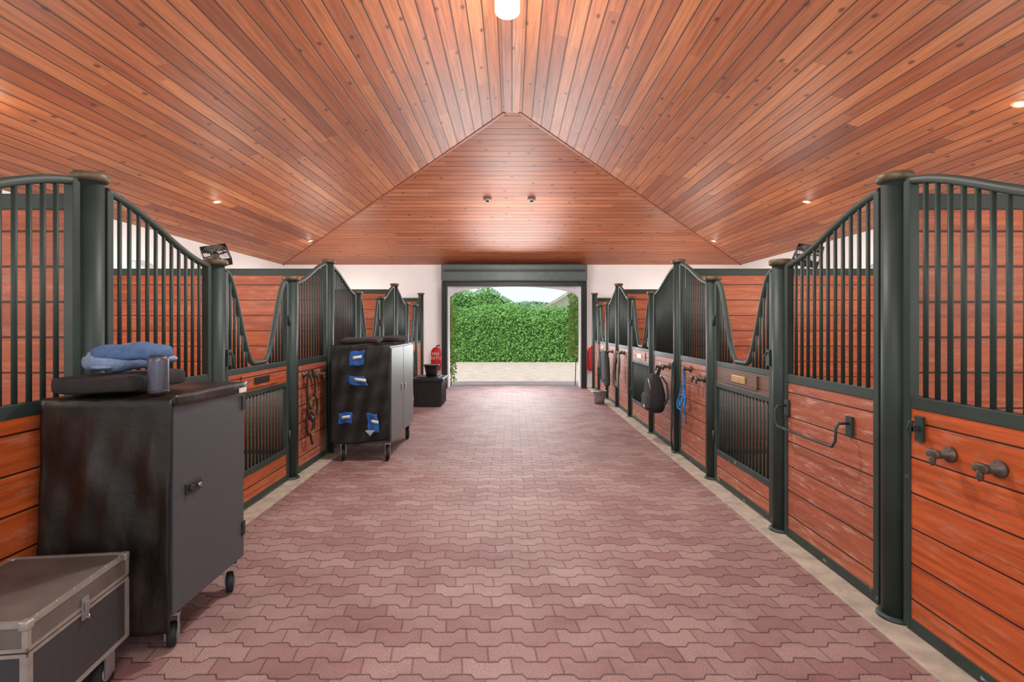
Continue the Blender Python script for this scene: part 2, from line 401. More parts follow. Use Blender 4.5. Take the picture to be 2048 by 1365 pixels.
# ------------------------------------------------------------------ barriers and doors
def hdown(t): return 1.92+.30*(.5+.5*math.cos(PI*t))
def hup(t): return hdown(1-t)
def hdoor(t):
    s = abs(2*t-1); k = min(1, max(0, (s-.15)/.65)); k = k*k*(3-2*k)
    return 1.19+.72*k-(.06*((s-.8)/.2)**2 if s > .8 else 0)
A = .085
def hooks(parent, d, lst):
    for y, z in lst:
        mb = MB().lathe([(.035, 0), (.035, .012), (.018, .018), (.018, .07)], (0, 0, 0), 'X', 14)
        mb.sell((.078, 0, .004), (.013, .036, .02), .6, .6, 14, 8)
        mb.sell((.082, 0, -.024), (.011, .014, .026), .8, .8, 12, 8)
        mb.v = [(d*(.018+p[0]), y+p[1], z+p[2]) for p in mb.v]
        mb.build('hook', M['hook'], parent)
def panel(sx, y0, y1, hf, wood, label, hk=()):
    X = XL if sx < 0 else XR; L = y1-y0; d = -sx
    r = thing('horse_stall_barrier', label, 'stall barrier', (X, y0, 0))
    fr = MB()
    for ya, yb in ((A, A+.042), (L-A-.042, L-A)):
        fr.box(-.024, .024, ya, yb, .025, hf(((ya+yb)/2)/L))
    fr.box(-.022, .022, A+.042, L-A-.042, .025, .08); fr.box(-.022, .022, A+.042, L-A-.042, 1.10, 1.16)
    fr.build('frame', M['green'], r, .004)
    MB().box(-.016, .016, A+.042, L-A-.042, .08, 1.10).build('boards', wood, r)
    pts = [(0, A+.01+(L-2*A-.02)*i/26, hf((A+.01+(L-2*A-.02)*i/26)/L)) for i in range(27)]
    MB().tube(pts, .022, 10).build('top_rail', M['rail'], r)
    n = int((L-2*A-.08)/.074); a0, a1 = A+.042, L-A-.042
    for i in range(n):
        y = a0+(a1-a0)*(i+1)/(n+1)
        MB().tube([(0, y, 1.15), (0, y, hf(y/L))], .011, 8).build('bar', M['green'], r)
    hooks(r, d, [(y-y0, z) for y, z in hk])
    return r
def door(sx, y0, y1, label, wood, board, plaque, plabel):
    X = XL if sx < 0 else XR; L = y1-y0; d = -sx
    r = thing('stall_door', label, 'stall door', (X, y0, 0)); a, b = A+.004, L-A-.004
    fr = MB()
    for ya, yb in ((a, a+.045), (b-.045, b)): fr.box(-.022, .022, ya, yb, .03, hdoor(((ya+yb)/2)/L)-.005)
    for z0, z1 in ((.03, .08), (.28, .33), (.92, .965), (1.12, 1.165)): fr.box(-.02, .02, a+.045, b-.045, z0, z1)
    fr.build('frame', M['green'], r, .004)
    MB().box(-.014, .014, a+.045, b-.045, .08, .28).build('kick_board', wood, r)
    nb = MB().box(-.016, .016, a+.045, b-.045, .965, 1.12).build('name_board', board, r)
    m = MB()
    m.box(d*.016, d*.028, L/2-.32, L/2+.32, .985, 1.1)
    m.build('name_panel', board, nb, .003)
    pl = MB().box(d*.028, d*.034, L/2-.13, L/2+.13, 1.012, 1.072).build('nameplate', plaque, nb, .002)
    pl['label'] = plabel
    pts = [(0, a+.01+(b-a-.02)*i/44, hdoor((a+.01+(b-a-.02)*i/44)/L)) for i in range(45)]
    MB().tube(pts, .022, 10).build('yoke_rail', M['rail'], r)
    n = 16; c0, c1 = a+.045, b-.045
    for i in range(n):
        y = c0+(c1-c0)*(i+1)/(n+1)
        MB().tube([(0, y, .32), (0, y, .93)], .0115, 8).build('lower_bar', M['green'], r)
        if hdoor(y/L) > 1.28: MB().tube([(0, y, 1.16), (0, y, hdoor(y/L))], .011, 8).build('upper_bar', M['green'], r)
    lt = MB().box(d*.024, d*.045, a-.005, a+.05, 1.2, 1.32); lt.tube([(d*.05, a+.02, 1.3), (d*.07, a+.02, 1.27), (d*.07, a+.02, 1.18)], .009, 8)
    lt.build('latch', M['green'], r, 0)
    for z in (.4, 1.5): MB().lathe([(.012, z), (.012, z+.1)], (d*.03, b-.012, 0), n=10).build('hinge', M['green'], r)
    return r
O, SC, RD = M['orange'], M['scuffed'], M['red']
# right row
near_r = panel(1, 1.55, YS[0], hup, O, 'bright orange stall panel with two stubby hooks at the right edge of the photo', [(2.265, .93), (2.035, .93)])
pr1 = panel(1, YS[0], YS[1], hdown, SC, 'scuffed red stall panel carrying a U-shaped blanket bar')
door(1, YS[1], YS[2], 'stall door with gold plate on brown board, nearest in the right row', SC, M['brown'], M['brass'], 'gold nameplate')
panel(1, YS[2], YS[3], hup, SC, 'rising stall panel with blue ropes on its hooks, past the gold plate door', [(5.3, .96), (5.17, .96), (5.56, 1.03)])
panel(1, YS[3], YS[4], hdown, SC, 'stall panel behind the hanging black backpack', [(6.3, 1.0), (6.62, .97)])
door(1, YS[4], YS[5], 'middle stall door of the right row, just past the backpack', SC, SC, M['paleplate'], 'pale grey nameplate')
panel(1, YS[5], YS[6], hup, SC, 'stall panel behind the hanging grey rope bridle', [(8.85, 1.03), (9.05, 1.03)])
panel(1, YS[6], YS[7], hdown, SC, 'stall panel behind the hanging dark saddle pad', [(9.9, 1.0)])
door(1, YS[7], YS[8], 'farthest stall door of the right row, beyond the silver bucket', SC, SC, M['paleplate'], 'pale grey nameplate')
panel(1, YS[8], YS[9], hup, SC, 'last stall panel of the right row, nearest the white end wall')
# left row
panel(-1, 1.55, YS[0], hup, O, 'orange stall panel at the left edge of the photo, behind the aluminium edged case', [(2.0, .92)])
panel(-1, YS[0], YS[1], hdown, RD, 'stall panel hidden below by the near black cabinet')
door(-1, YS[1], YS[2], 'stall door with dark plate on red board, nearest in the left row', RD, RD, M['leather'], 'dark nameplate')
panel(-1, YS[2], YS[3], hup, SC, 'rising stall panel behind the hanging dark leather halter', [(5.25, 1.0), (5.45, .97), (5.62, .97)])
panel(-1, YS[3], YS[4], hdown, SC, 'stall panel behind the cart with blue windows')
door(-1, YS[4], YS[5], 'middle stall door of the left row, past the blue windowed cart', RD, RD, M['leather'], 'dark nameplate')
panel(-1, YS[5], YS[6], hup, SC, 'left stall panel just this side of the black storage trunk')
panel(-1, YS[6], YS[7], hdown, SC, 'left stall panel behind the black storage trunk')
door(-1, YS[7], YS[8], 'farthest stall door of the left row, beyond the black trunk', RD, RD, M['leather'], 'dark nameplate')
panel(-1, YS[8], YS[9], hup, SC, 'last stall panel of the left row, nearest the white end wall')
# blanket bar and bracket
bb = MB(); ya, yb = 2.93-YS[0], 3.6-YS[0]
for y in (ya, yb): bb.box(-.035, -.02, y-.026, y+.026, .87, .98)
bb.tube([(-.03, ya, .94), (-.09, ya, .94), (-.108, ya, .91), (-.11, ya, .84), (-.11, ya+.03, .80), (-.11, (ya+yb)/2, .795), (-.11, yb-.03, .80), (-.11, yb, .84), (-.108, yb, .91), (-.09, yb, .94), (-.03, yb, .94)], .008, 8)
bb.build('blanket_bar', M['green'], pr1)
bk = MB().box(-.032, -.018, 2.43-1.55-.025, 2.43-1.55+.025, .95, 1.07); bk.box(-.075, -.03, 2.43-1.55-.01, 2.43-1.55+.01, 1.0, 1.025); bk.box(-.075, -.062, 2.43-1.55-.01, 2.43-1.55+.01, 1.0, 1.05)
bk.build('bracket', M['green'], near_r, .003)

# dividers
DL = {-1: ['red boarded stall divider seen through bars at the left edge', 'red boarded divider seen above the near left stall door', 'red boarded divider past the blue windowed cart on the left', 'red wall boarding in the far left corner stall'],
      1: ['red boarded stall divider seen through bars at the right edge', 'red boarded divider seen above the gold plate stall door', 'red boarded divider past the backpack on the right', 'red wall boarding in the far right corner stall']}
for sx, X in ((-1, XL), (1, XR)):
    for i, y in enumerate((2.62, 6.02, 9.42, 12.42)):
        x0, x1 = sorted((X+sx*.09, sx*(EW-.01)))
        r = thing('stall_divider', DL[sx][i], 'stall divider', (0, y, 0), 0, None)
        MB().box(x0, x1, -.02, .02, .05, 2.09).build('boards', RD, r)
        f = MB().box(x0, x1, -.03, .03, 2.09, 2.17); f.box(x0, x1, -.03, .03, 0, .05)
        f.box(x0 if sx < 0 else x1-.05, x0+.05 if sx < 0 else x1, -.028, .028, .05, 2.09)
        f.build('frame', M['green'], r, .004)

# ------------------------------------------------------------------ roller shutter
rs = thing('roller_shutter', 'dark grey green rolled-up shutter with guide rails framing the far doorway', 'roller shutter', (0, 12.3, 0))
hb = MB().box(-1.683, 1.79, -.16, .17, 2.56, 2.97).build('housing', M['shutter'], rs, .03)
MB().box(-1.62, 1.73, -.175, -.155, 2.78, 2.84).build('housing_seam', M['jamb'], hb)
MB().box(-1.60, 1.71, -.02, .05, 2.45, 2.56).build('curtain_bottom', M['jamb'], rs, .01)
for x0, x1 in ((-1.683, -1.55), (1.66, 1.79)):
    g = MB().box(x0, x1, -.02, .03, 0, 2.56); g.box(x0, x0+.03, -.06, -.02, 0, 2.56); g.box(x1-.03, x1, -.06, -.02, 0, 2.56)
    g.build('guide_rail', M['jamb'], rs)

# ------------------------------------------------------------------ casters
def caster(parent, x, y, r=.06, z1=.2, rot=0.0):
    R = Matrix.Translation((x, y, 0)) @ Matrix.Rotation(rot, 4, 'Z')
    f = MB(); f.box(-.035, .035, -.045, .045, z1-.012, z1, R)
    for sx in (-1, 1):
        f.box(sx*.026-.003, sx*.026+.003, -.03, .03, r*.8, z1-.012, R)
    fo = f.build('caster', M['steel'], parent)
    w = MB().lathe([(r*.55, -.019), (r*.9, -.018), (r, -.01), (r, .01), (r*.9, .018), (r*.55, .019)], (0, 0, r), 'X', 22)
    w.v = [tuple(R @ Vector(p)) for p in w.v]; wo = w.build('wheel', M['rubber'], fo)
    h = MB().lathe([(r*.12, -.024), (r*.55, -.021), (r*.55, .021), (r*.12, .024)], (0, 0, r), 'X', 18)
    h.v = [tuple(R @ Vector(p)) for p in h.v]; h.build('hub', M['hub'], fo)

# ------------------------------------------------------------------ near cabinet
cb = thing('tack_cabinet', 'tall charcoal cabinet on casters under a black vinyl cover', 'cabinet', (-1.805, 2.635, 0))
hx, hy = .262, .315
MB().box(-hx, hx-.022, -hy, hy, .17, 1.165).build('body', M['blackpaint'], cb, .003)
dr = MB().box(hx-.02, hx, -hy+.012, hy-.004, .18, 1.155).build('door', M['blackpaint'], cb, .003)
lt = MB().box(hx, hx+.008, -.22, -.10, .70, .75); lt.tube([(hx+.008, -.19, .725), (hx+.02, -.19, .725)], .016, 12); lt.build('latch', M['plastic'], dr, .002)
MB().tube([(hx+.008, -.13, .725), (hx+.022, -.13, .725)], .01, 12).build('keyhole', M['steel'], dr)
for z in (.3, 1.02): MB().box(hx-.004, hx+.008, hy-.03, hy, z, z+.08).build('hinge', M['plastic'], dr, .002)
def cover(u, v):
    x = hx+.012-(2*hx+.022)*u
    if v < .42:
        t = v/.42; y = hy+.01-(2*hy+.022+.05*u)*t; z = 1.176+.005*math.sin(5*u+2)*math.sin(7*t)
    else:
        t = (v-.42)/.58; k = min(1, t*3)
        y = -hy-.014-.05*u-.012*math.sin(PI*t)*(.3+.7*u)-k*(.008*math.sin(11*u+4*t)+.004*math.sin(27*u-9*t)+.003*math.sin(19*t+13*u)); z = 1.176-1.07*t
        x += -.02*t*(1-u)
    return (x, y, z)
MB().grid(cover, 44, 70).build('vinyl_cover', M['vinyl'], cb, 0, .006)
MB().grid(lambda u, v: (hx+.014+.004*math.sin(9*u)*v, -hy-.008+(2*hy+.012)*u, 1.181-.045*v-.012*v*math.sin(2.5*u)), 20, 3).build('cover_flap', M['vinyl'], cb, 0, .004)
MB().box(hx+.02, hx+.026, .22, .29, 1.125, 1.15).build('tag', M['label'], cb)
for x, y in ((hx-.05, -hy+.08), (hx-.05, hy-.06), (-hx+.06, -hy+.08), (-hx+.06, hy-.06)): caster(cb, x, y, .055, .17, .5)
# things on the cabinet
cu = MB().sell((0, 0, .04), (.19, .215, .038), .3, .22, 44, 14, lambda p: Vector((p.x+.006*math.sin(20*p.y), p.y, p.z+.005*math.sin(9*p.x+4*p.y)+.004*math.sin(19*p.x))))
o = cu.build('cushion', M['blackcloth']); o.location = (-1.878, 2.475, 1.195); tag(o, 'flat black cushion lying on the near black cabinet', 'cushion')
pu = thing('plush_whale', 'pale blue whale plush toy resting on the black cushion', 'plush toy', (-1.865, 2.47, 1.28), .1)
pu.scale = (.86, .9, .95)
wr = lambda p: .003*math.sin(31*p.x+17*p.z)+.003*math.sin(23*p.y+40*p.x)
MB().sell((0, 0, .07), (.215, .115, .068), .85, .85, 44, 24, lambda p: Vector((p.x, p.y*(1-.25*(p.x/.21)**2)+wr(p), p.z+.018*(p.x/.21)+wr(p)))).build('body', M['plush'], pu)
MB().sell((.04, 0, .094), (.19, .118, .05), .7, .7, 44, 18, lambda p: Vector((p.x, p.y*1.02+wr(p), max(p.z, -.02-.05*max(0, p.x)/.19)+1.0*wr(p)+.003*math.sin(14*p.x+9*p.y)))).build('back', M['plushdark'], pu)
for y, x in ((-.1, -.05), (.1, -.05)): MB().sell((x, y, .03), (.055, .045, .014), 1, 1, 16, 8).build('fin', M['plush'], pu)
for s in (-1, 1): MB().sell((.2, s*.05, .06), (.04, .06, .018), 1, 1, 16, 8).build('tail_fluke', M['plush'], pu)
for s in (-1, 1): MB().sell((-.165, s*.06, .085), (.009, .009, .009), 1, 1, 10, 6).build('eye', M['plastic'], pu)
sk = thing('portable_speaker', 'small slate cylindrical speaker standing beside the whale toy', 'speaker', (-1.632, 2.362, 1.187))
MB().lathe([(.034, 0), (.041, .006), (.043, .02), (.043, .15), (.041, .166), (.034, .172)], n=28).build('body', M['speaker'], sk)
MB().lathe([(.032, .168), (.034, .176), (.028, .178), (.0, .174)], n=24).build('top_ring', M['plastic'], sk)
MB().lathe([(.037, .0), (.0445, .004), (.0445, .014), (.042, .018)], n=24).build('foot_ring', M['plastic'], sk)

# ------------------------------------------------------------------ flight case
fc = thing('flight_case', 'low black road case with aluminium edges in the bottom left corner', 'case', (-1.85, 1.92, 0), .12)
fx, fy = .225, .265
fz0, fz1, fzl = .16, .42, .52
MB().box(-fx, fx, -fy, fy, fz0, fz1).build('body', M['blackwood'], fc, .004)
ld = MB().box(-fx, fx, -fy, fy, fz1+.006, fzl).build('lid', M['casetop'], fc, .004)
def edge(parent, z):
    m = MB(); t = .003
    for s in (-1, 1):
        m.box(s*fx-t if s > 0 else -fx-t, s*fx+t if s > 0 else -fx+t, -fy-t, fy+t, z[0], z[1])
        m.box(-fx-t, fx+t, s*fy-t, s*fy+t, z[0], z[1])
    return m
ew = .014
e = edge(fc, (fz1-.012, fz1)); e.build('edge_trim', M['alu'], fc)
e = edge(fc, (fz0, fz0+.018))
for s in (-1, 1):
    for q in (-1, 1):
        e.box(min(s*fx, s*(fx-.02))-(.0035 if s < 0 else 0), max(s*fx, s*(fx-.02))+(.0035 if s > 0 else 0), min(q*fy, q*(fy-.02))-(.0035 if q < 0 else 0), max(q*fy, q*(fy-.02))+(.0035 if q > 0 else 0), fz0, fz1-.012)
e.build('edge_trim', M['alu'], fc)
e = edge(ld, (fz1+.006, fz1+.018))
t = .003
for s in (-1, 1):
    xa, xb = sorted((s*fx+s*t, s*(fx-ew))); e.box(xa, xb, -fy-t, fy+t, fzl-ew, fzl+t)
    ya, yb = sorted((s*fy+s*t, s*(fy-ew))); e.box(-fx-t, fx+t, ya, yb, fzl-ew, fzl+t+.0005)
    for q in (-1, 1):
        xa, xb = sorted((s*fx+s*t, s*(fx-ew))); ya, yb = sorted((q*fy+q*t, q*(fy-ew)))
        e.box(xa, xb, ya, yb, fz1+.018, fzl-ew)
e.build('lid_trim', M['alu'], ld)
for s in (-1, 1):
    for q in (-1, 1):
        MB().sell((s*(fx-.010), q*(fy-.010), fzl-.010), (.0165, .0165, .0165), .35, .35, 16, 10).build('corner_cap', M['alu'], ld)
for k in range(6):
    y = -fy+.05+k*(2*fy-.1)/5
    MB().sell((fx-.006, y, fzl+.004), (.004, .004, .0025), 1, 1, 8, 4).build('rivet', M['steel'], ld)
la = MB().box(fx, fx+.009, -.02, .015, fz1-.035, fz1+.05); la.box(fx+.009, fx+.016, -.014, .008, fz1+.0, fz1+.035); la.tube([(fx+.012, -.014, fz1-.02), (fx+.02, -.003, fz1-.03), (fx+.012, .008, fz1-.02)], .003, 6)
la.build('latch', M['steel'], fc, .002)
for x in (-fx+.06, fx-.05):
    for y in (-fy+.07, fy-.08): caster(fc, x, y, .062, .16, .0)

# ------------------------------------------------------------------ second cart
kt = thing('tack_trolley', 'black wheeled trolley with blue windows in its vinyl front', 'trolley', (-1.655, 6.27, 0))
kx, ky = .325, .62
kb = MB().box(-kx, kx-.02, -ky, ky, .2, 1.27).build('body', M['blackpaint'], kt, .006)
for q in (0, 1):
    d0 = MB().box(kx-.018, kx, -ky+.01+q*ky, -.005+q*ky, .22, 1.25).build('side_door', M['greypaint'], kt, .004)
    MB().box(kx, kx+.012, -.10 if q == 0 else .06, -.06 if q == 0 else .10, .72, .80).build('handle', M['steel'], d0, .002)
fv_ = lambda u, v: -ky-.022-.008*math.sin(6*u+1)*v-.008*math.sin(PI*v)-.005*math.sin(23*u+9*v)-.004*math.sin(31*v+6*u)
MB().grid(lambda u, v: (-kx-.01+(2*kx+.0)*u, fv_(u, v), 1.285-1.07*v-.02*math.sin(5*u)*v), 40, 40).build('vinyl_front', M['vinylflat'], kt, 0, .006)
for k, (X, Z, w, h, sh) in enumerate(((-1.705, 1.136, .16, .16, .014), (-1.677, .905, .21, .10, -.016), (-1.83, .485, .15, .12, .012), (-1.51, .446, .13, .20, -.014))):
    x = X+1.655
    bf = lambda u, v: (x-w/2+w*u*(1-.12*v*(k % 2))+sh*v+.004*math.sin(9*v+k), -ky-.056-.003*math.sin(8*u+k), Z-h/2+h*v+sh*u+.005*math.sin(7*u+2*k))
    bw = MB().grid(bf, 12, 12).build('blue_window', M['blue'], kt, 0, .004)
    MB().grid(lambda u, v: (x-w*.2+w*.6*u, -ky-.065, Z-.004+.032*v+sh*u), 4, 2).build('white_strip', M['label'], bw, 0, .003)
MB().grid(lambda u, v: (.06+.10*u-.05*u*v, -ky-.068-.015*v, .36-.07*v*u), 4, 4).build('torn_flap', M['hub'], kt, 0, .003)
for x in (-kx+.1, kx-.06):
    for y in (-ky+.06, ky-.1): caster(kt, x, y, .085, .2, .35)
for i, (x, y, a, sz, lb) in enumerate(((-.09, -.31, .1, (.22, .27, .03), 'black folded saddle pad on the near end of the trolley top'), (.06, .29, -.12, (.22, .25, .034), 'black folded saddle pad on the far end of the trolley top'))):
    o = MB().sell((0, 0, .032), sz, .4, .35, 32, 10, lambda p: Vector((p.x, p.y, p.z+.006*math.sin(16*p.x)+.008*math.sin(11*p.y)))).build('saddle_pad', M['blackcloth'])
    o.location = (-1.655+x, 6.27+y, 1.298); o.rotation_euler = (0, 0, a); tag(o, lb, 'saddle pad')

# ------------------------------------------------------------------ trunk, buckets
tk = thing('storage_trunk', 'black plastic storage trunk against the far left stalls', 'trunk', (-1.56, 9.75, 0))
tb = MB().box(-.27, .27, -.32, .32, 0, .46)
tb.v = [(x*(.93+.07*z/.46), y*(.93+.07*z/.46), z) for x, y, z in tb.v]
for k in range(4):
    tb.box(.245, .275, -.24+k*.15, -.20+k*.15, .03, .42)
for k in range(3): tb.box(-.18+k*.16, -.14+k*.16, -.32, -.295, .03, .42)
tb.build('body', M['plastic'], tk, .008)
ldk = MB().box(-.295, .295, -.345, .345, .46, .53).build('lid', M['plastic'], tk, .015)
MB().box(-.2, .2, -.25, .25, .53, .545).build('lid_panel', M['plastic'], ldk, .006)
MB().box(.295, .305, -.05, .05, .40, .50).build('latch', M['darkcloth'], tk, .003)
def bucket(name, label, loc, r0, r1, h, m, hm):
    b = thing(name, label, 'bucket', loc)
    MB().lathe([(0, .004), (r0, .0), (r0+(r1-r0)*.5, h*.5), (r1, h), (r1+.012, h+.002), (r1+.012, h-.018), (r1, h-.02)], n=26).lathe([(r1-.006, h), (r0-.006, .02), (0, .02)], n=26).build('body', m, b)
    MB().tube([((r1+.012)*math.cos(a), (r1*.9)*math.sin(a)*.35-.03, h-.01-.06*math.sin(a)) for a in [PI*i/14 for i in range(15)]], .004, 6).build('handle', hm, b)
    return b
bucket('bucket', 'black bucket standing on the storage trunk', (-1.52, 9.68, .546), .1, .14, .22, M['plastic'], M['steel'])
bucket('bucket', 'silver metal bucket on the floor by the right stalls', (1.68, 9.85, 0.0), .095, .125, .25, M['steel'], M['steel'])

# ------------------------------------------------------------------ fire extinguisher covers
def ext(x, label, words):
    e_ = thing('extinguisher_cover', label, 'fire extinguisher', (x, 12.47, .42))
    MB().sell((0, -.09, .28), (.125, .085, .28), .4, .6, 28, 18, lambda p: Vector((p.x*(1-.3*max(0, (p.z-.2)/.08)), p.y*(1-.3*max(0, (p.z-.2)/.08)), p.z))).build('cover', M['fire'], e_)
    MB().tube([(0, -.09, .52), (0, -.09, .58), (.05, -.1, .61), (.09, -.1, .595)], .014, 8).build('handle', M['plastic'], e_)
    MB().box(-.03, .03, -.012, .022, .45, .53).build('wall_bracket', M['steel'], e_)
    if words:
        for wd, z in (('FIRE', .37), ('EXTG', .27)):
            cu_ = bpy.data.curves.new('lettering', 'FONT'); cu_.body = wd; cu_.size = .1; cu_.align_x = 'CENTER'; cu_.extrude = .002
            to = bpy.data.objects.new('tmp', cu_); COL.objects.link(to)
            me = bpy.data.meshes.new_from_object(to.evaluated_get(bpy.context.evaluated_depsgraph_get()))
            bpy.data.objects.remove(to)
            me.materials.clear(); me.materials.append(M['text'])
            lo = bpy.data.objects.new('lettering', me); COL.objects.link(lo); lo.parent = e_
            lo.location = (0, -.178, z); lo.rotation_euler = (PI/2, 0, 0)
ext(-1.83, 'red fire extinguisher cover with white lettering left of the doorway', True)
ext(1.925, 'red fire extinguisher cover on the wall right of the doorway', False)

# ------------------------------------------------------------------ hanging tack
def ell(cx, cy, cz, ry, rz_, n=22, tw=0.0, x1=.02):
    return [(cx+x1*math.sin(2*PI*i/n+tw), cy+ry*math.sin(2*PI*i/n), cz+rz_*math.cos(2*PI*i/n)) for i in range(n)]
ha = thing('leather_halter', 'dark leather halter with brass fittings hanging on left stall panel', 'halter', (XL+.1, 5.25, .3))
MB().tube(ell(0, 0, .55, .055, .2), .012, 6, True).tube(ell(.012, .01, .36, .075, .13), .013, 6, True).tube(ell(.0, -.02, .2, .05, .12), .012, 6, True).build('straps', M['leather'], ha)
MB().tube([(0, .0, .3), (.015, .02, .18), (.0, -.01, .06), (.01, .01, -.02)], .011, 6).build('lead', M['leather'], ha)
for y, z in ((.05, .45), (-.05, .42), (.02, .25), (-.02, .1), (.03, .12)): MB().tube(ell(.02, y, z, .022, .022, 14, 0, .0), .005, 6, True).build('ring', M['brass'], ha)
br = thing('blue_lead_rope', 'bright blue lead rope looped on a right stall panel hook', 'rope', (XR-.09, 5.56, .5))
MB().tube(ell(0, 0, .36, .03, .17), .008, 6, True).tube(ell(-.02, .03, .24, .09, .12, 22, 1), .008, 6, True).tube(ell(-.014, -.05, .16, .07, .11), .008, 6, True).tube(ell(-.03, 0, .17, .11, .08, 22, 2), .007, 6, True).build('loops', M['bluerope'], br)
MB().tube([(-.01, .06, .2), (-.015, .09, .1), (0, .08, .0), (-.01, .05, -.08)], .007, 6).tube([(-.01, -.04, .1), (-.015, -.07, .04), (0, -.06, -.05)], .007, 6).build('tail', M['bluerope'], br)
ts = MB().tube([(0, 0, 1.05), (-.01, -.01, .8), (0, .01, .5), (-.012, 0, .25), (0, .0, .05)], .011, 8)
ts.tube([(.02, .03, 1.05), (.0, .04, .7), (.01, .03, .35), (.0, .05, .12)], .008, 8)
ts.tube([(.02, .03, 1.05), (.025, .015, 1.085), (0, 0, 1.05)], .008, 8)
o = ts.build('hanging_strap', M['tealrope']); o.location = (XR-.1, 5.94, 0); tag(o, 'long dark teal strap hanging down a tall right post', 'strap')
bp = thing('backpack', 'black backpack hanging from a hook on the right stalls', 'backpack', (XR-.1, 6.33, .44))
MB().sell((-.1, 0, .23), (.1, .22, .235), .6, .6, 30, 18, lambda p: Vector((p.x*(1-.35*max(0, p.z)/.24), p.y*(1-.2*max(0, p.z)/.24)+.03*p.z/.24, p.z))).build('body', M['blackcloth'], bp)
MB().sell((-.19, 0, .13), (.045, .16, .105), .5, .5, 22, 12).build('front_pocket', M['darkcloth'], bp)
MB().tube([(-.18, -.14, .27), (-.182, -.08, .35), (-.165, .03, .40), (-.17, .12, .35), (-.18, .15, .27)], .005, 6).build('zip', M['steel'], bp)
MB().tube([(-.06, -.04, .45), (-.03, -.03, .54), (-.03, .03, .54), (-.06, .04, .45)], .011, 8).build('handle', M['blackcloth'], bp)
for s in (-1, 1): MB().tube([(-.04, s*.1, .44), (-.0, s*.18, .36), (-.0, s*.23, .2), (-.06, s*.2, .06)], .013, 8).build('shoulder_strap', M['darkcloth'], bp)
MB().box(-.242, -.234, -.05, -.01, .06, .09).build('small_tag', M['label'], bp)
gb = thing('rope_bridle', 'grey rope bridle hanging in loops on the far right stalls', 'bridle', (XR-.11, 8.88, .42))
MB().tube(ell(0, 0, .42, .1, .2), .012, 6, True).tube(ell(-.02, .03, .3, .16, .26, 22, .6), .013, 6, True).tube(ell(-.03, -.05, .22, .12, .2), .012, 6, True).build('loops', M['whiterope'], gb)
MB().tube(ell(-.015, .04, .33, .13, .24, 22, 2), .013, 6, True).build('leather_strap', M['leather'], gb)
sd = thing('hanging_saddle_pad', 'dark saddle pad hanging on the far right stalls', 'saddle pad', (XR-.11, 9.85, .38))
MB().sell((-.05, 0, .3), (.045, .22, .31), .4, .5, 26, 16, lambda p: Vector((p.x+.012*math.sin(20*p.y), p.y*(1.1-.3*(p.z/.31)), p.z+.03*math.sin(9*p.y)))).build('pad', M['darkcloth'], sd)
MB().tube([(-.097, -.2, .1), (-.1, 0, .05), (-.097, .2, .1)], .008, 6).build('binding', M['blackcloth'], sd)
rb = MB().tube(ell(0, 0, .3, .08, .24), .012, 6, True).tube(ell(-.02, .03, .22, .1, .2, 22, 1), .012, 6, True)
o = rb.build('coiled_rope', M['whiterope']); o.location = (XR-.1, 10.95, .55); tag(o, 'coiled grey rope hanging on the farthest right stall door', 'rope')

# ------------------------------------------------------------------ fans on the dividers
def fan(sx, label):
    f = thing('stall_fan', label, 'fan', (sx*3.42, 5.96, 2.18))
    MB().tube([(0, .05, -.008), (0, .05, .06), (0, -.02, .11)], .012, 8).build('bracket', M['plastic'], f)
    R = Matrix.Translation((0, -.04, .13)) @ Matrix.Rotation(-.6*sx, 4, 'Z') @ Matrix.Rotation(.25*sx, 4, 'Y') @ Matrix.Rotation(-.75, 4, 'X')
    def tr(mb): mb.v = [tuple(R @ Vector(p)) for p in mb.v]; return mb
    q = .135; m = MB()
    m.box(-q, q, -.05, .05, -q, -q+.008).box(-q, q, -.05, .05, q-.008, q).box(-q, -q+.008, -.05, .05, -q, q).box(q-.008, q, -.05, .05, -q, q)
    tr(m).build('frame', M['jamb'], f)
    g = MB()
    for rr in (.04, .065, .09, .11, .13): g.tube([(rr*math.cos(2*PI*i/28), -.05, rr*math.sin(2*PI*i/28)) for i in range(28)], .0028, 5, True)
    for k in range(8): a = PI*k/4; g.tube([(.03*math.cos(a), -.05, .03*math.sin(a)), (.131*math.cos(a), -.05, .131*math.sin(a))], .0028, 5)
    tr(g).build('grille', M['steel'], f)
    tr(MB().lathe([(.0, -.04), (.03, -.035), (.035, .04), (0, .04)], (0, 0, 0), 'Y', 16)).build('hub', M['plastic'], f)
    for k in range(4):
        a = PI*k/2+.4
        b = MB().grid(lambda u, v: (math.cos(a)*(.03+.09*u)-math.sin(a)*(v-.5)*.07*(.6+.5*u), (v-.5)*.03, math.sin(a)*(.03+.09*u)+math.cos(a)*(v-.5)*.07*(.6+.5*u)), 6, 4)
        tr(b).build('blade', M['darkcloth'], f, 0, .003)
fan(-1, 'dark box fan mounted above the left stall divider')
fan(1, 'dark box fan mounted above the right stall divider')

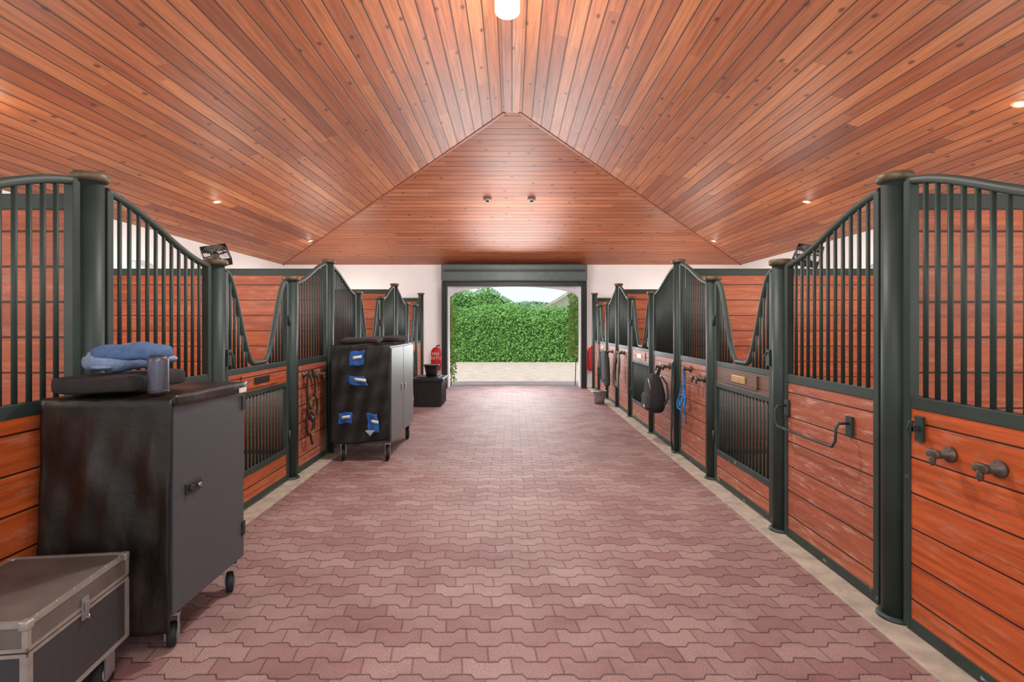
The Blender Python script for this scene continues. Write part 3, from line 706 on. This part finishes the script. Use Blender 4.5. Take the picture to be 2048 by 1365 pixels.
# ------------------------------------------------------------------ ceiling lights and added fill lights
pitch = math.atan((RZ-EZ)/EW)
def lamp_or_fill(kind, loc, energy, col=(1, .9, .75), size=.1, rot=(0, 0, 0), ang=2.4):
    l = bpy.data.lights.new('lamp_or_fill', kind); l.energy = energy; l.color = col
    if kind == 'AREA': l.shape = 'DISK'; l.size = size
    elif kind == 'SUN': l.angle = size
    else: l.shadow_soft_size = size
    if kind == 'SPOT': l.spot_size = ang; l.spot_blend = .8
    o = bpy.data.objects.new('lamp_or_fill', l); COL.objects.link(o); o.location = loc; o.rotation_euler = rot
    return o
DN = {(-1, 7.5): 'nearer glowing downlight on the left ceiling slope', (-1, 10.96): 'farther glowing downlight on the left ceiling slope, near the corner',
      (1, 4.25): 'glowing downlight on the ceiling at the right edge of the photo', (1, 7.5): 'middle downlight on the right ceiling slope', (1, 10.96): 'farthest downlight on the right ceiling slope, near the corner'}
for sx in (-1, 1):
    for y in (.7, 4.25, 7.5, 10.96):
        x = sx*(4.22 if y == 4.25 else 4.32); z = rz(x)
        if (sx, y) in DN:
            d = thing('downlight', DN[(sx, y)], 'ceiling light', (x, y, z), 0, 'recessed downlights'); d.rotation_euler = (0, sx*pitch, 0)
            MB().lathe([(.036, -.002), (.04, -.010), (.058, -.008), (.064, -.001)], n=24).build('trim_ring', M['ring'], d)
            MB().lathe([(.036, -.004), (.0, -.006)], n=20).build('lens', M['lens'], d)
        lamp_or_fill('SPOT', (x, y, z-.05), 80, (1, .91, .78), .06, (0, 0, 0), 2.7)
        lamp_or_fill('POINT', (x-sx*.02, y, z-.12), .6, (1, .88, .68), .03)  # weak extra light, added to put a halo on the boards around the lens
        lamp_or_fill('POINT', (sx*3.6, y+.1, 1.9), 54, (1, .95, .87), .25)  # added fill inside the stall, no fixture, brightens ceiling and white walls
rl = thing('ridge_light', 'white glowing cylinder light hanging from the ceiling ridge', 'ceiling light', (-.04, 4.45, 4.22))
MB().lathe([(.0, .0), (.1, .0), (.108, .01), (.108, .13)], n=28).build('diffuser', M['globe'], rl)
MB().lathe([(.112, .12), (.112, .2), (.0, .2)], n=28).build('collar', M['collar'], rl)
lamp_or_fill('AREA', (-.04, 4.45, 4.2), 105, (1, .97, .94), .2)
lamp_or_fill('POINT', (-.04, 4.45, 3.5), 74, (1, .97, .95), .5)  # added fill floating below the ridge light, lifts the ceiling slopes
lamp_or_fill('POINT', (0, .6, 3.0), 100, (1, .98, .96), .5)  # unseen fill added above the frame to brighten the near ceiling
lamp_or_fill('POINT', (0, -1.6, 2.6), 150, (1, .98, .97), .5)  # unseen fill added behind the camera, no fixture there
lamp_or_fill('POINT', (0, 9.4, 2.5), 115, (1, .98, .97), .6)  # added fill in mid-air, brightens the far aisle and end wall
door_fill = lamp_or_fill('AREA', (.05, 12.35, 1.75), 135, (.98, .99, 1), 2.6, (math.radians(-68), 0, 0))  # added area fill at the doorway, boosts daylight on the far floor
for i, x in enumerate((-.445, .355)):
    s_ = thing('ceiling_sensor', ('left' if i == 0 else 'right')+' small round sensor of the pair on the hipped ceiling end', 'sensor', (x, 9.32, EZ+(YF-9.32)*(RZ-EZ)/EW), 0, 'ceiling sensors')
    MB().lathe([(.075, .02), (.075, -.02), (.06, -.04), (.0, -.045)], n=22).build('body', M['sensor'], s_)
    MB().lathe([(.03, -.04), (.028, -.065), (.0, -.07)], n=16).build('eye', M['plastic'], s_)

# ------------------------------------------------------------------ outside
def leaves(mb, pts, size):
    for p, n in pts:
        d = Vector((random.uniform(-1, 1), random.uniform(-1, 1), random.uniform(-1, 1))).normalized()
        nn = (n+d*.75).normalized(); a = nn.orthogonal().normalized(); b = nn.cross(a)
        th = random.uniform(0, 2*PI); a, b = a*math.cos(th)+b*math.sin(th), b*math.cos(th)-a*math.sin(th)
        s = size*random.uniform(.6, 1.3); p = Vector(p)
        mb.add([p-a*s, p+b*s*.5, p+a*s, p-b*s*.5], [(0, 1, 2, 3)])
def hedge(name, label, cat, x0, x1, y0, y1, h, n, size, m, bump=.2, fall=0):
    r = thing(name, label, cat, ((x0+x1)/2, (y0+y1)/2, -.1)); hx_, hy_ = (x1-x0)/2, (y1-y0)/2
    top = lambda x: (h+bump*(math.sin(x*1.9+h)+.6*math.sin(x*4.3+1)))*((1-.34*max(0, (x-(hx_-fall))/fall)**1.3) if fall else 1)
    mb = MB()
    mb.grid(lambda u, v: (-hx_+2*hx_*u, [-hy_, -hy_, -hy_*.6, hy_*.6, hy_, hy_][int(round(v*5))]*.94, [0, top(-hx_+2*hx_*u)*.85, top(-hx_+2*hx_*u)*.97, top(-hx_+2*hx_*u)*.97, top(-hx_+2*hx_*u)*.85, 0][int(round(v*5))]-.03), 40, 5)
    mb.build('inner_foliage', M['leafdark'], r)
    pts = []
    for i in range(n):
        x = random.uniform(-hx_, hx_); t = top(x)
        if random.random() < .8: z = random.uniform(.02, t*.97); pts.append(((x, -hy_+random.uniform(-.16, .1)+(.35*hy_*max(0, z/t-.85)/.15), z), Vector((0, -1, .7))))
        else: pts.append(((x, random.uniform(-hy_, hy_), t+random.uniform(-.08, .14)), Vector((0, -.3, 1))))
    L_ = MB(); leaves(L_, pts, size); L_.build('foliage', m, r)
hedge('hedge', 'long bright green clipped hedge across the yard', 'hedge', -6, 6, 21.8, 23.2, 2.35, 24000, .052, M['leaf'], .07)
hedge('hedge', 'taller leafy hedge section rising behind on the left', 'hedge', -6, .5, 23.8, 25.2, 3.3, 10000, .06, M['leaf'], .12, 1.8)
def ivy(label, x, y0, zr, n, wid):
    r = thing('climbing_ivy', label, 'ivy', (x, y0, 0))
    MB().tube([(0, .06, -.02), (.02, .03, .8), (-.02, .05, 1.6), (.01, .04, zr[1])], .012, 6).build('stem', M['bark'], r)
    pts = [((random.uniform(-wid, wid), random.uniform(-.1, .1), random.uniform(*zr)), Vector((0, -1, .3))) for i in range(n)]
    L_ = MB(); leaves(L_, pts, .045); L_.build('foliage', M['leafred'], r)
ivy('leafy ivy climbing outside the right door jamb', 1.6, 12.9, (.75, 2.3), 700, .17)
ivy('leafy ivy climbing outside the left door jamb', -1.54, 12.9, (.1, 2.1), 500, .14)
r = thing('tree', 'distant pale tree beyond the hedge', 'tree', (1.7, 44, -.1))
MB().tube([(0, 0, 0), (.1, 0, 2.5)], [.2, .12], 8).build('trunk', M['bark'], r)
L_ = MB(); pts = []
for i in range(1200):
    d = Vector((random.gauss(0, 1), random.gauss(0, 1), random.gauss(0, 1))).normalized(); pts.append((Vector((0, 0, 2.7))+Vector((d.x*2.9, d.y*1.5, d.z*.95)), d))
leaves(L_, pts, .2); L_.sell((0, 0, 2.7), (2.7, 1.3, .85)); L_.build('crown', M['leaffar'], r)
hs = thing('house', 'pale house with grey gable roof beyond the hedge', 'house', (4.9, 33, -.1))
MB().box(-2.6, 2.6, 0, 6, 0, 2.85).build('wall', M['housewall'], hs)
MB().add([(-3.1, -.4, 2.7), (0, -.4, 4.6), (3.1, -.4, 2.7), (-3.1, 6.4, 2.7), (0, 6.4, 4.6), (3.1, 6.4, 2.7), (-3.1, -.4, 2.55), (0, -.4, 4.45), (3.1, -.4, 2.55), (-3.1, 6.4, 2.55), (0, 6.4, 4.45), (3.1, 6.4, 2.55)],
         [(0, 1, 4, 3), (1, 2, 5, 4), (6, 9, 10, 7), (7, 10, 11, 8), (0, 6, 7, 1), (1, 7, 8, 2), (3, 4, 10, 9), (4, 5, 11, 10), (0, 3, 9, 6), (2, 8, 11, 5)]).build('roof', M['roof'], hs)
MB().add([(-2.6, 0, 2.85), (2.6, 0, 2.85), (0, 0, 4.4)], [(0, 1, 2)]).build('gable', M['housewall'], hs)
po = MB().tube([(0, 0, -.1), (0, 0, 6)], .09, 8).box(-.7, .7, -.05, .05, 5.4, 5.5).build('utility_pole', M['bark']); po.location = (-1.5, 32, 0)
tag(po, 'wooden utility pole beyond the tall hedge', 'pole')

# ------------------------------------------------------------------ world, sun, camera
w = bpy.data.worlds.new('sky'); S.world = w; w.use_nodes = True
nt = w.node_tree; bg = nt.nodes['Background']
tc = nt.nodes.new('ShaderNodeTexCoord'); sp = nt.nodes.new('ShaderNodeSeparateXYZ'); rp = nt.nodes.new('ShaderNodeValToRGB')
nt.links.new(tc.outputs['Generated'], sp.inputs[0]); nt.links.new(sp.outputs[2], rp.inputs[0])
e = rp.color_ramp.elements; e[0].position = 0; e[0].color = (.76, .9, 1, 1); e[1].position = .5; e[1].color = (.52, .7, .92, 1)
nt.links.new(rp.outputs[0], bg.inputs[0]); bg.inputs[1].default_value = 1.3
lamp_or_fill('SUN', (0, 0, 20), 3.2, (1, .94, .85), .02, (math.radians(34), 0, math.radians(-50)))
cam = bpy.data.cameras.new('camera'); cam.lens = 18; cam.sensor_width = 36; cam.shift_y = -30.5/2048
co = bpy.data.objects.new('camera', cam); COL.objects.link(co); co.location = (0, 0, 1.5); co.rotation_euler = (PI/2, 0, 0)
cam.clip_start = .05
S.camera = co
